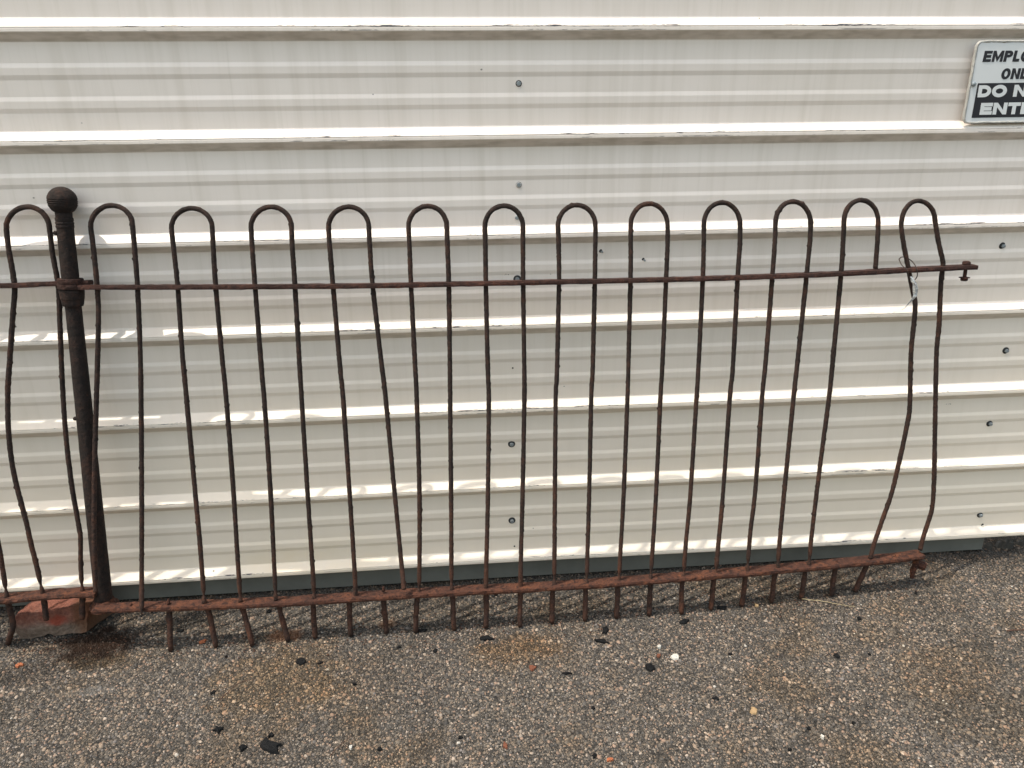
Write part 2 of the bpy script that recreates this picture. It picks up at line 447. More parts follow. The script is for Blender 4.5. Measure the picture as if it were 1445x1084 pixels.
def screw(px, py, r=.0098, depth=.0190, tilt=0.):
    q = aty(px, py, depth-.002)
    off = np.array([q[0], depth, q[2]])
    rz = np.array(Matrix.Rotation(tilt, 3, 'Z')@Matrix.Rotation(tilt*.6, 3, 'X'))
    wv, wf = dishwasher(r, .0032, .0012)
    hv, hf = hexhead(r*.56, .0062, -.0015)
    s_ = mk('screw', hv@rz.T+off, hf, M_SCREW, wall)
    mk('washer', wv@rz.T+off, wf, M_RUBBER, s_)
for px, py in ((732, 118), (732, 261), (729.5, 307), (730, 394), (722, 627), (722.5, 735)): screw(px, py)
for px, py, t in ((1420, 495, .05), (1397, 598, .12), (1383.5, 727, .05)): screw(px, py, .0094, .019, t)
screw(1415, 347, .0088, .019, .2)
for px, py in ((848, 354.5), (908, 366.5)): screw(px, py, .0045, .0188, .5)
for px, py in ((726, 771), (777, 386), (723.5, 519.5), (1387, 740), (1385.5, 741), (1391, 742.5), (509, 508)):
    q = aty(px, py, .0185); r = .0024
    V = [(q[0]+r*math.cos(t), yy, q[2]+r*math.sin(t)) for yy in (.0192, .0183) for t in np.linspace(0, 2*math.pi, 9)[:-1]]
    mk('screw_hole', V, [tuple(range(8, 16))]+[(k, (k+1) % 8, 8+(k+1) % 8, 8+k) for k in range(8)], M_HOLE, wall)

# ------------------------------------------------------------------ sign
M_WHITE = plain('sign_white_enamel', (.66, .68, .70), .4, .05, 14, 0, 0)
M_INK = plain('sign_black_ink', (.012, .013, .022), .4, .2, 30, 0, 0)
M_SEAL = plain('smeared_grey_sealant', (.40, .39, .37), .7, .3, 60, .1, .6, .003)
sw, sh = .246, .178
sx0 = float(aty(1381, 64, -.003)[0]+aty(1372, 166, -.003)[0])/2-.0088
sz0 = float(aty(1376, 166, -.003)[2])-.0105
sy = -.0032
sign = thing('warning_sign', (sx0+sw/2, sy, sz0), 'white and black metal EMPLOYEES ONLY DO NOT ENTER sign screwed to the wall', 'sign')
def rounded(x0, z0, x1, z1, r, y0, y1, wob=0., seg=5):
    out = []
    for cx, cz, a0 in ((x1-r, z1-r, 0), (x0+r, z1-r, 90), (x0+r, z0+r, 180), (x1-r, z0+r, 270)):
        for k in range(seg+1):
            t = math.radians(a0+90*k/seg); out.append((cx+r*math.cos(t)+rng.normal()*wob, cz+r*math.sin(t)+rng.normal()*wob))
    n = len(out)
    V = [(x, y0, z) for x, z in out]+[(x, y1, z) for x, z in out]
    Fc = [tuple(range(n, 2*n)), tuple(reversed(range(n)))]+[(k, (k+1) % n, n+(k+1) % n, n+k) for k in range(n)]
    return V, Fc
# bent grey rim: uneven ring, thicker on the left
def rim():
    def loop(off, y, w_):
        pts = []
        for cx, cz, a0 in ((sx0+sw-.012, sz0+sh-.012, 0), (sx0+.012, sz0+sh-.012, 90), (sx0+.012, sz0+.012, 180), (sx0+sw-.012, sz0+.012, 270)):
            for k in range(6):
                t = math.radians(a0+18*k); pts.append((cx+(.012+off)*math.cos(t), cz+(.012+off)*math.sin(t)))
        res = []
        for i in range(len(pts)):
            a, b_ = np.array(pts[i]), np.array(pts[(i+1) % len(pts)]); n = max(1, int(np.linalg.norm(b_-a)/.006))
            for k in range(n): res.append(a+(b_-a)*k/n)
        return [(q[0]+rng.normal()*w_-(.0025 if q[0] < sx0+.02 else 0), y+rng.normal()*.0003, q[1]+rng.normal()*w_) for q in res]
    ls = [loop(.0032, .0005, .0004), loop(.0028, -.0046, .0005), loop(.0008, -.0056, .0005), loop(-.0014, -.0050, .0006), loop(-.0018, -.0030, .0004)]
    m_ = min(len(l) for l in ls)
    ls = [[l[int(i*len(l)/m_)] for i in range(m_)] for l in ls]
    V = [p for l in ls for p in l]; Fc = []
    for i in range(len(ls)-1):
        for k in range(m_):
            l = (k+1) % m_; Fc.append((i*m_+k, i*m_+l, (i+1)*m_+l, (i+1)*m_+k))
    return V, Fc
mk('plate', *rounded(sx0, sz0, sx0+sw, sz0+sh, .012, .0, sy-.0010), M_WHITE, sign)
mk('rim', *rim(), M_SEAL, sign, True)
bz0, bz1 = sz0+.0105, sz0+.0880
mk('black_panel', *rounded(sx0+.0150, bz0, sx0+sw-.0120, bz1, .001, sy-.0010, sy-.0016, seg=1), M_INK, sign)
def glyph(ch, t, w_):
    """heavy grotesque capital in a box of width w_ and height 1: list of polygons"""
    th = t*.86                                  # horizontal strokes a little thinner
    R = lambda a, b, c, d: [(a, b), (c, b), (c, d), (a, d)]
    def band(cx, cy, rx, ry, a0, a1, n=14):
        out = []
        for k in range(n):
            q0, q1 = math.radians(a0+(a1-a0)*k/n), math.radians(a0+(a1-a0)*(k+1)/n)
            e = lambda q, ax, ay: (cx+ax*math.cos(q), cy+ay*math.sin(q))
            out.append([e(q0, rx, ry), e(q1, rx, ry), e(q1, rx-t, ry-th), e(q0, rx-t, ry-th)])
        return out
    if ch == 'E': return [R(0, 0, t, 1), R(t, 0, w_, th), R(t, 1-th, w_, 1), R(t, .5-th/2, w_*.93, .5+th/2)]
    if ch == 'L': return [R(0, 0, t, 1), R(t, 0, w_, th)]
    if ch == 'T': return [R(0, 1-th, w_, 1), R(w_/2-t/2, 0, w_/2+t/2, 1-th)]
    if ch == 'N': return [R(0, 0, t, 1), R(w_-t, 0, w_, 1), [(t, 1), (t, .62), (w_-t, 0), (w_-t, .38)]]
    if ch == 'M': return [R(0, 0, t*.9, 1), R(w_-t*.9, 0, w_, 1), [(t*.9, 1), (t*.9, .52), (w_/2, 0), (w_/2, .45)], [(w_/2, .45), (w_/2, 0), (w_-t*.9, .52), (w_-t*.9, 1)]]
    if ch == 'Y': return [R(w_/2-t/2, 0, w_/2+t/2, .42), [(0, 1), (w_/2-t/2, .42), (w_/2, .42), (w_/2, .66), (t*1.1, 1)], [(w_, 1), (w_-t*1.1, 1), (w_/2, .66), (w_/2, .42), (w_/2+t/2, .42)]]
    if ch == 'O': return band(w_/2, .5, w_/2, .52, 0, 360, 28)
    if ch == 'D': return [R(0, 0, t, 1)]+[R(t, 0, w_*.45, th), R(t, 1-th, w_*.45, 1)]+band(w_*.45, .5, w_*.55, .5, -90, 90)
    if ch == 'P': return [R(0, 0, t, 1), R(t, 1-th, w_*.55, 1), R(t, .38, w_*.55, .38+th)]+band(w_*.55, .69, w_*.45, .31, -90, 90)
    if ch == 'R': return [R(0, 0, t, 1), R(t, 1-th, w_*.55, 1), R(t, .40, w_*.55, .40+th), [(w_*.42, .40), (w_-t*1.05, 0), (w_, 0), (w_*.80, .42)]]+band(w_*.55, .70, w_*.43, .30, -90, 90)
    if ch == 'S': return band(w_/2, .735, w_/2, .285, 20, 270)+band(w_/2, .265, w_/2, .285, -160, 90)
    return []
def text(body, left, cz, h, widths, gap, t, mat, y, shear=0.):
    """each line of lettering is one thin sheet of print"""
    V, Fc = [], []; x = left
    for ch, w_ in zip(body, widths):
        if ch != ' ':
            for i, poly in enumerate(glyph(ch, t, w_/h)):
                k = len(V); n = len(poly); dy = .00004*(i % 2)
                for yy in (y, y-.0004-dy):
                    V += [(x+(a+shear*b_)*h, yy, cz-h/2+b_*h) for a, b_ in poly]
                Fc += [tuple(range(k+n, k+2*n)), tuple(reversed(range(k, k+n)))]+[(k+j, k+(j+1) % n, k+n+(j+1) % n, k+n+j) for j in range(n)]
        x += w_+gap
    mk('lettering', V, Fc, mat, sign)
U = .000256
text('EMPLOYEES', sx0+.0165, sz0+.1465, .0242, [U*q for q in (78, 104, 80, 64, 94, 86, 78, 78, 80)], U*9, .30, M_INK, sy-.0011, .06)
text('ONLY', sx0+.0690, sz0+.1080, .0238, [U*q for q in (88, 84, 66, 88)], U*9, .30, M_INK, sy-.0011, .06)
text('DO NOT', sx0+.0195, sz0+.0700, .0268, [U*q for q in (126, 146, 50, 132, 146, 118)], U*9, .35, M_WHITE, sy-.0017, -.02)
text('ENTER', sx0+.0330, sz0+.0305, .0268, [U*q for q in (118, 136, 122, 118, 134)], U*9, .35, M_WHITE, sy-.0017, -.02)
for xx in (sx0+.0045, sx0+sw-.0045):
    hv, hf = hexhead(.0055, .0042, sy-.001); mk('sign_screw', hv+np.array([xx, 0, sz0+.0860]), hf, M_SCREW, sign, True)
sign.rotation_euler = (0, math.radians(-.3), 0)

# ================================================================== FENCE
class Surf:
    """the leaning plane (slightly twisted) of one fence panel"""
    def __init__(s, xf, yf, xt, yt): s.a = (xf, yf, xt, yt)
    def y(s, x, z):
        yf = np.interp(x, s.a[0], s.a[1]); yt = np.interp(x, s.a[2], s.a[3])
        return yf+(z-G)/(1.0-G)*(yt-yf)
    def lean(s, x):
        return (np.interp(x, s.a[2], s.a[3])-np.interp(x, s.a[0], s.a[1]))/(1.0-G)
    def at(s, px, py, dy=0.):
        y = -.1
        for _ in range(25):
            q = aty(px, py, y); y = s.y(q[0], q[2])+dy
        return aty(px, py, y)
SR = Surf([-1.0, -.6, 0, .5, .75, 1.1, 1.3], [-.190, -.190, -.187, -.182, -.168, -.134, -.120], [-.85, -.7, -.5, 1.2], [-.018, -.028, -.050, -.064])
SL = Surf([-2.2, -1.16, -.9], [-.16, -.150, -.160], [-2, -.9], [-.010, -.008])
RB = .0058
def hairpin(surf, panel, left, right, top, r=RB, neckl=True, neckr=True, label=None):
    """left / right: pixel points of each leg going down from the bend; top: pixel row of the bend's crown"""
    xl, xr = left[0][0], right[0][0]; R0 = (xr-xl)/2; cx = (xl+xr)/2
    cyl, cyr = left[0][1], right[0][1]
    pts = [p for p in reversed(left)]
    for k in range(1, 12):
        t = math.pi*(1-k/12)
        yb = cyl if t > math.pi/2 else cyr
        pts.append((cx+R0*math.cos(t), yb-(yb-top)*math.sin(t)))
    pts += right
    P3 = np.array([surf.at(*p) for p in pts])
    path = catmull(P3, .005)
    n = len(path); s = np.concatenate([[0], np.cumsum(np.linalg.norm(np.diff(path, axis=0), axis=1))])
    rad = np.full(n, r)*(1+.025*np.interp(s, np.arange(0, s[-1]+.05, .05), rng.normal(size=len(np.arange(0, s[-1]+.05, .05)))))
    for side, on in ((0, neckl), (1, neckr)):
        if not on: continue
        d = s if side == 0 else s[-1]-s
        if on == 'tip': rad *= np.clip(d/.022, .12, 1)**.8
        else:
            c0 = rng.uniform(.016, .028); rad *= 1-rng.uniform(.3, .62)*np.exp(-((d-c0)/.009)**2)
    o = mk('hairpin_bar', *tube(path, rad, 10, .04, .09), M_BAR, panel, True)
    if label: o['label'] = label
    return o
def flat_rail(surf, panel, name, pts, w_, t_, mat, dy=0., jit=.0003, ends=True):
    P3 = np.array([surf.at(x, y, dy) for x, y in pts])
    path = catmull(P3, .016); n = len(path); V, Fc = [], []
    for i, p in enumerate(path):
        s = surf.lean(p[0]); up = np.array([0, s, 1.])/math.hypot(1, s); nn = np.array([0, -1., s])/math.hypot(1, s)
        ring = [(-1, -1), (0, -1), (1, -1), (1.06, 0), (1, 1), (0, 1.03), (-1, 1), (-1.06, 0)]
        for a, b_ in ring:
            V.append(p+nn*(a*w_/2+rng.normal()*jit)+up*(b_*t_/2+rng.normal()*jit)+np.array([rng.normal()*jit, 0, 0]))
    for i in range(n-1):
        for k in range(8):
            l = (k+1) % 8; Fc.append((i*8+k, i*8+l, (i+1)*8+l, (i+1)*8+k))
    Fc.append(tuple(reversed(range(8)))); Fc.append(tuple((n-1)*8+k for k in range(8)))
    return mk(name, V, Fc, mat, panel)
def foot(surf, panel, top, bot, r=.0069, ground=True):
    a = surf.at(*top); b_ = atz(*bot, G+.0005) if ground else surf.at(*bot)
    q = np.linspace(0, 1, 12)[:, None]; path = a+(b_-a)*q; path[:, 0] += .0006*np.sin(q[:, 0]*5+rng.uniform(0, 6))
    rad = np.full(12, r)*(1+.03*rng.normal(size=12)); rad[-1] *= .86
    mk('bar_foot', *tube(path, rad, 9, .06, .15), M_BAR, panel, True)

right_panel = thing('iron_fence', tuple(atz(686, 886)), 'rusted hairpin-loop iron fence panel leaning between the ball-topped post and the hanging tag', 'fence')
left_panel = thing('iron_fence', tuple(atz(12, 908)), 'rusted hairpin-loop iron fence panel leaning above the broken brick', 'fence')

flat_rail(SR, right_panel, 'top_rail', [(100, 405.5), (200, 405.3), (305, 405), (480, 403.8), (640, 401), (780, 398), (900, 395.5), (1020, 392.5), (1180, 386.5), (1290, 380.5), (1375, 376.5)], .027, .0105, M_RAIL)
flat_rail(SR, right_panel, 'bottom_rail', [(134, 858.5), (200, 856.5), (400, 849), (600, 836.5), (800, 826), (960, 814.3), (1100, 802.8), (1240, 789.5), (1300, 782.5)], .037, .0100, M_RAILB, jit=.0005)

H = lambda l, r, t, **k: hairpin(SR, right_panel, l, r, t, **k)
H([(128, 320), (132, 352), (137, 404), (139, 450), (136.5, 550), (133.5, 660), (133, 760), (135, 835)], [(187, 318), (190, 352), (194, 404), (198, 500), (199.5, 600), (200, 700), (200, 800, -.006), (200, 868, -.026)], 290, neckl=True, neckr='tip', label='loop whose right leg is snapped to a point at the bottom rail')
H([(242, 322), (245, 350), (250.8, 405), (257.4, 500), (263, 560), (275, 690), (282, 765), (288.5, 851)], [(299.5, 322), (301, 350), (304.5, 405), (313, 500), (319, 560), (328.5, 680), (335.5, 790), (339.5, 849)], 294)
H([(354.3, 321), (356, 350), (360, 404), (369, 520), (373, 565), (381.5, 690), (388, 820), (389.5, 847)], [(411.4, 321), (412.5, 350), (416.3, 404), (423, 520), (425.5, 560), (434, 695), (441, 800), (443.5, 845)], 292)
H([(463.7, 321), (465.5, 350), (470, 404), (480, 520), (484, 560), (493.3, 695), (500, 800), (502, 843)], [(520.5, 321), (522, 350), (526, 404), (538, 510), (544, 560), (557, 697), (566, 790, -.004), (570, 832, -.024)], 292, neckl=False, neckr=False, label='loop with its right leg bowed out past the bottom rail')
H([(576.5, 320), (578, 350), (580, 403), (586.3, 525), (588, 560), (591.8, 690), (592, 790), (591.3, 838)], [(630.5, 320), (631.5, 350), (633.3, 402), (635, 530), (635.5, 600), (636.6, 700), (637, 800), (637.5, 836)], 291)
H([(684.3, 320), (685, 350), (685.6, 401), (688.5, 525), (689.8, 565), (688.5, 700), (686.5, 790), (685.5, 833)], [(738, 320), (738, 350), (738.3, 400), (739.8, 520), (740, 560), (737.4, 700), (735, 790), (734.5, 830)], 290.5, neckl=False, neckr=False)
H([(787.5, 319), (788.3, 350), (788.8, 398), (785.8, 530), (784.2, 560), (783, 700), (782.5, 780), (782.3, 828)], [(840.3, 319), (840, 350), (839.4, 397), (836.4, 520), (834.4, 560), (831.4, 700), (829, 780), (828, 825)], 289.5)
H([(890, 318), (890, 345), (889.7, 396), (886.5, 525), (885.5, 560), (880, 700), (875.5, 780), (873.5, 822)], [(942, 318), (942, 345), (940, 394), (934.5, 520), (932, 560), (925.6, 700), (920.5, 780), (918, 818)], 287.5)
H([(993.3, 317), (993, 345), (991.8, 392), (985.5, 520), (983, 560), (974, 700), (967.5, 770), (964.7, 816)], [(1044.3, 317), (1044, 345), (1041, 391), (1034, 520), (1030, 560), (1020, 700), (1013.5, 770), (1010, 812)], 286)
H([(1094.3, 315), (1093.5, 340), (1090, 388), (1080.5, 510), (1075.5, 560), (1066, 690), (1059, 750), (1054.3, 808)], [(1143.7, 315), (1143, 340), (1138.5, 386), (1126, 505), (1120, 560), (1110, 660), (1101, 755), (1097.3, 804)], 284.5)
H([(1191, 313), (1190, 335), (1187, 384), (1176.5, 495), (1170, 560), (1157.5, 655), (1146, 750), (1141.3, 800)], [(1239.3, 313), (1238.5, 335), (1235.3, 379)], 282.5, neckr=False, label='loop whose right leg is broken off at the top rail')
H([(1271.8, 318), (1274, 338), (1278.5, 362), (1284, 390), (1289, 415), (1291.5, 432), (1289, 462), (1285.5, 500), (1284, 565), (1281.5, 592), (1267.5, 658), (1257.5, 698), (1244, 737), (1234, 766), (1228, 788)], [(1319.5, 312), (1324, 340), (1330.5, 370), (1329.7, 382), (1327.5, 405), (1325, 460), (1321.5, 500), (1319.5, 600), (1318, 680), (1315.5, 716), (1312, 730), (1303.5, 756), (1298.5, 776)], 283.5, neckl=False, neckr=False, label='end loop with both legs bent out of line')
for t, b_ in (((238, 853), (241, 918)), ((292, 853), (305, 913)), ((341, 851), (356, 911)), ((392, 849), (406.5, 905)), ((441, 846), (445, 900)), ((492, 842), (495, 897)),
              ((541, 840), (545, 893)), ((589, 837), (586.5, 892)), ((638, 834), (641, 889)), ((686, 831), (686, 886)), ((734, 829), (734, 884)), ((780, 826), (779, 879)),
              ((827, 823), (825, 876)), ((872, 820), (870, 872)), ((918, 817), (916, 868)), ((963, 814), (961, 866)), ((1008, 810), (1003, 860)), ((1053, 807), (1046.5, 855)),
              ((1094, 803), (1088.5, 850)), ((1137, 799), (1130.5, 845)), ((1180, 795), (1173, 840)), ((1226, 790), (1207, 835))):
    foot(SR, right_panel, t, b_)
# stub ends of lost bars standing on the bottom rail
for px, py in ((185, 852), (238, 847), (541, 829), (1180, 791), (1262, 784)):
    a = SR.at(px, py+5); b_ = a+np.array([.001, .0, .014])
    mk('bar_stub', *tube(np.linspace(a, b_, 5), np.array([1, 1, .9, .6, .3])*RB*.8, 8, .12), M_RAILB, right_panel, True)
# bracket and nut at the end of the bottom rail
a = SR.at(1287, 789); b_ = SR.at(1293, 796); c_ = SR.at(1287, 815)
path = catmull([a+np.array([.01, 0, 0]), b_, (b_+c_)/2+np.array([-.004, 0, 0]), c_], .004)
mk('end_bracket', *tube(path, np.linspace(.011, .006, len(path)), 7, .12), M_RAILB, right_panel)
q = SR.at(1301, 798); mk('end_nut', *lathe(q+np.array([-.012, .006, .004]), (.8, -.5, -.2), [(0, .012), (.004, .0135), (.020, .0135), (.0235, .011), (.0235, .007), (.012, .0065)], 8, .03), M_RAILB, right_panel)
# bolt through the end of the top rail
q = SR.at(1363, 377.2); up = np.array([0, .08, 1.])
bolt = mk('bolt', *lathe(q-up*.030, up, [(0, .0048), (.036, .0048), (.036, .0098), (.0385, .0104), (.0435, .0100), (.0455, .006)], 6, .02), M_RAIL, right_panel)
mk('nut', *lathe(q-up*.034, up, [(0, .006), (.001, .0085), (.0075, .009), (.0078, .013), (.0095, .0125)], 8, .03), M_RAIL, bolt)

# left panel (goes on past the frame)
flat_rail(SL, left_panel, 'top_rail', [(-560, 414), (-200, 407), (0, 403.3), (40, 402), (82, 400), (106, 399.3), (128, 398.5)], .026, .0105, M_RAIL)
flat_rail(SL, left_panel, 'bottom_rail', [(-560, 868), (-200, 853), (0, 845), (40, 841.5), (80, 838), (110, 836.5), (138, 835.5)], .042, .0100, M_RAILB, jit=.0005)
HL = lambda l, r, t, **k: hairpin(SL, left_panel, l, r, t, **k)
HL([(9, 321), (12, 350), (20.5, 403), (18.5, 440), (14, 505), (11, 555), (12.5, 615), (20, 670), (36.5, 735), (43, 764), (52, 800), (60.5, 839)], [(70, 324), (74.5, 360), (82, 402), (84.5, 455), (88, 540), (93, 615), (101, 683), (111.5, 744), (113.5, 758), (114, 800), (116.5, 838)], 292, label='loop with legs bent sideways above the brick')
HL([(-112, 321), (-110, 350), (-104, 405), (-104, 500), (-100, 600), (-88, 700), (-70, 800), (-62, 848)], [(-51, 322), (-47, 355), (-40, 404), (-36, 500), (-32, 590), (-22, 680), (-3, 765), (4, 805), (10, 844)], 292)
for k in range(2, 5):
    d = -121*(k-1)
    HL([(-112+d, 321), (-110+d, 350), (-104+d, 406), (-100+d, 550), (-92+d, 700), (-80+d, 852+3*k)], [(-51+d, 322), (-47+d, 355), (-40+d, 406), (-34+d, 550), (-26+d, 700), (-16+d, 850+3*k)], 292)
a1 = [SL.at(10, 846), SL.at(16, 868), SL.at(18.5, 882), SL.at(14.5, 897), atz(11.5, 908)]
pth = catmull(a1, .006); mk('bar_foot', *tube(pth, np.full(len(pth), .0069), 9, .06, .1), M_BAR, left_panel, True)
foot(SL, left_panel, (61, 842), (66, 875), ground=False); foot(SL, left_panel, (116.5, 838), (116, 874), ground=False)
for d in (-62, -137, -183, -258): foot(SL, left_panel, (d, 850), (d-2, 912), ground=True)

# ------------------------------------------------------------------ post with ball finial
pb = aty(147, 852, -.128); pt = aty(88, 283.5, -.0200)
axis = pt-pb; Lp = float(np.linalg.norm(axis)); axis /= Lp
post = thing('fence_post', tuple(pb), 'dark round iron fence post topped by a ball finial', 'post')
hr = float(np.linalg.norm(aty(102, 404, (SR.y(-.83, .8)))-pb))
prof = [(.004, 0.02200), (.02, 0.02096), (.1, 0.02040), (hr*.5, 0.01920), (hr-.05, 0.01720), (hr-.04, 0.01776), (hr+.0, 0.01800), (hr+.03, 0.01856), (Lp-.075, 0.01776), (Lp-.036, 0.01728), (Lp-.020, 0.01776)]
# densify for a hammered surface
pr = []
for (h0, r0), (h1, r1) in zip(prof[:-1], prof[1:]):
    n = max(1, int((h1-h0)/.012))
    for k in range(n): pr.append((h0+(h1-h0)*k/n, r0+(r1-r0)*k/n))
pr.append(prof[-1])
shaft = mk('shaft', *lathe(pb, axis, pr, 26, 0.00800), M_POST, post, True)
mk('base_flange', *lathe(pb-axis*.010, axis, [(0, 0.02720), (.008, 0.02880), (.014, 0.02640), (.024, 0.02280)], 18, 0.04000), M_RAILB, post, False)
mk('collar', *lathe(pb+axis*(hr-.048), axis, [(0, 0.01720), (.001, 0.02096), (.006, 0.02280), (.016, 0.02400), (.018, 0.02496), (.034, 0.02640), (.040, 0.02576)], 26, 0.00960), M_POST, post, False)
rb = .0310; neck = [(Lp-0.0600, 0.01776), (Lp-0.0580, 0.01888), (Lp-0.0545, 0.01888), (Lp-0.0530, 0.01776), (Lp-0.0505, 0.01888), (Lp-0.0470, 0.01888), (Lp-0.0455, 0.01776), (Lp-0.0430, 0.01888), (Lp-0.0395, 0.01888), (Lp-0.0370, 0.01840)]
mk('neck_rings', *lathe(pb, axis, neck, 28, .004), M_POST, post, False)
bp = []
for h in np.concatenate([np.arange(-.0255, .0298, .0010), [.0301, .0306, .0309]]):
    r = math.sqrt(max(1e-8, rb*rb-h*h))
    for g0 in (-.007, -.0025, .002):
        r *= 1-.055*math.exp(-((h-g0)/.0009)**2)
    bp.append((Lp+h, r))
mk('ball_finial', *lathe(pb, axis, bp, 34, .004), M_POST, post, True)
for h, px in ((float(np.linalg.norm(aty(80, 329, -.05)-pb)), -1), (float(np.linalg.norm(aty(109, 590, -.08)-pb)), -1)):
    c0 = pb+axis*h; mk('rivet', *lathe(c0+np.array([-.0145, -.006, 0]), (-1, -.25, .06), [(0, .0052), (.006, .0052), (.009, .003)], 8, .08), M_POST, post, True)
# the rails' eyes round the post belong to the panels
def eye(panel, hgt, ro, mat, ri=.017, th=.0105):
    c0 = pb+axis*hgt
    V, Fc = lathe(c0-axis*th/2, axis, [(0, ri), (0, ro), (th*.5, ro*1.02), (th, ro), (th, ri)], 22, .02)
    mk('rail_eye', V, Fc[:-2], mat, panel)
eye(right_panel, hr-.001, .0285, M_RAIL); eye(left_panel, hr+.0105, .027, M_RAIL)
eye(right_panel, -.006, .034, M_RAILB, .006, .0105)

# ------------------------------------------------------------------ tag tied to the end loop
M_TIE = plain('brown_plastic_tie', (.03, .018, .014), .45, .3, 100, 0, 0)
def film_material():
    mt, nt, b = new_mat('crumpled_silver_film'); p = wpos(nt)
    n = noise(nt, p, 190, 4, .6)
    L(nt, ramp(nt, n, [(.3, (.28, .29, .30)), (.55, (.55, .56, .57)), (.75, (.80, .80, .80))]), b.inputs['Base Color'])
    b.inputs['Roughness'].default_value = .25; b.inputs['Metallic'].default_value = .35
    bump(nt, b, n, .8, .004); return mt
M_FILM = film_material()
tagt = thing('price_tag', tuple(SR.at(1286, 395, -.03)), 'small silver tag hanging by a plastic tie from the bent end loop', 'tag')
lp = [(1268.6, 366, .004), (1271.5, 363.3, .016), (1276, 363, .022), (1282.5, 365.5, .02), (1288, 370, .004), (1292.5, 377, -.022), (1294.6, 386, -.024), (1293.3, 392, -.022), (1289, 396, -.02), (1284, 393, -.020), (1281.5, 386, -.024), (1279, 380, -.023), (1272.5, 374, -.012)]
L3 = np.array([SR.at(*p) for p in lp]); cl = catmull(np.vstack([L3, L3[:1]]), .003)[:-1]
mk('tie_loop', *tube(cl, .0013, 6, .02, closed=True), M_TIE, tagt, True)
def film(name, rows, th=.0009):
    A = np.array([[SR.at(*p) for p in r] for r in rows]); n, m_ = A.shape[:2]
    A = A+rng.normal(size=A.shape)*.0009
    V = list(A.reshape(-1, 3))+list(A.reshape(-1, 3)+np.array([0, th, 0])); k = n*m_; Fc = []
    for i in range(n-1):
        for j in range(m_-1):
            q = (i*m_+j, i*m_+j+1, (i+1)*m_+j+1, (i+1)*m_+j); Fc.append(q); Fc.append(tuple(x+k for x in reversed(q)))
    bd = [i for i in range(m_)]+[i*m_+m_-1 for i in range(1, n)]+[(n-1)*m_+j for j in range(m_-2, -1, -1)]+[i*m_ for i in range(n-2, 0, -1)]
    for i in range(len(bd)):
        a_, b2 = bd[i], bd[(i+1) % len(bd)]; Fc.append((b2, a_, a_+k, b2+k))
    return mk(name, V, Fc, M_FILM, tagt)
film('tag_sleeve', [[(1283.5, 391, -.022), (1285, 390.5, -.022), (1287, 391, -.022)], [(1285.5, 396, -.022), (1288.5, 396, -.025), (1292, 396.5, -.022)], [(1288, 401, -.02), (1291.5, 401, -.027), (1294.8, 401, -.02)], [(1288.5, 408, -.02), (1292, 408, -.026), (1295.3, 408, -.022)], [(1288.8, 416, -.02), (1292, 415, -.024), (1295.5, 413, -.02)]])
film('tag_strip', [[(1289.5, 414.5, -.022), (1295, 412, -.020)], [(1287, 420, -.026), (1293.5, 419, -.020)], [(1281.0, 429, -.028), (1287.5, 425, -.02)], [(1275.5, 435.5, -.026), (1280, 432, -.022)], [(1271.5, 438.2, -.024), (1273.8, 436.5, -.022)]])

# ------------------------------------------------------------------ broken brick
def brick_material():
    mt, nt, b = new_mat('broken_red_brick'); p = wpos(nt)
    n1 = noise(nt, p, 16, 5, .6); n2 = noise(nt, p, 120, 4, .7); n5 = noise(nt, p, 45, 4, .65); z = sep(nt, p)[2]; x = sep(nt, p)[0]
    red = ramp(nt, n2, [(.3, (.10, .035, .026)), (.55, (.19, .068, .046)), (.8, (.27, .12, .085))])
    mort = ramp(nt, n2, [(.3, (.105, .072, .056)), (.7, (.20, .150, .120))])
    f = mth(nt, 'ADD', mapr(nt, z, -.012, -.045), mth(nt, 'MULTIPLY', mth(nt, 'SUBTRACT', n1, .5), 1.6), clamp=True)
    c = mix(nt, f, red, mort)
    q = aty(82, 874, -.115)
    dx = mth(nt, 'POWER', mth(nt, 'DIVIDE', mth(nt, 'SUBTRACT', x, float(q[0])), .024), 2.); dz = mth(nt, 'POWER', mth(nt, 'DIVIDE', mth(nt, 'SUBTRACT', z, float(q[2])), .014), 2.)
    d = mth(nt, 'ADD', mth(nt, 'ADD', dx, dz), mth(nt, 'MULTIPLY', mth(nt, 'SUBTRACT', n5, .5), 3.5))
    c = mix(nt, mapr(nt, d, 1.8, -.3), c, (.20, .040, .022))
    rs = mapr(nt, mth(nt, 'ADD', x, mth(nt, 'MULTIPLY', n1, .04)), -.985, -.955)
    c = mix(nt, mth(nt, 'MULTIPLY', rs, .75), c, (.10, .04, .016))
    L(nt, c, b.inputs['Base Color']); b.inputs['Roughness'].default_value = .93
    bump(nt, b, mth(nt, 'ADD', n5, mth(nt, 'MULTIPLY', n2, .5)), .9, .006); return mt
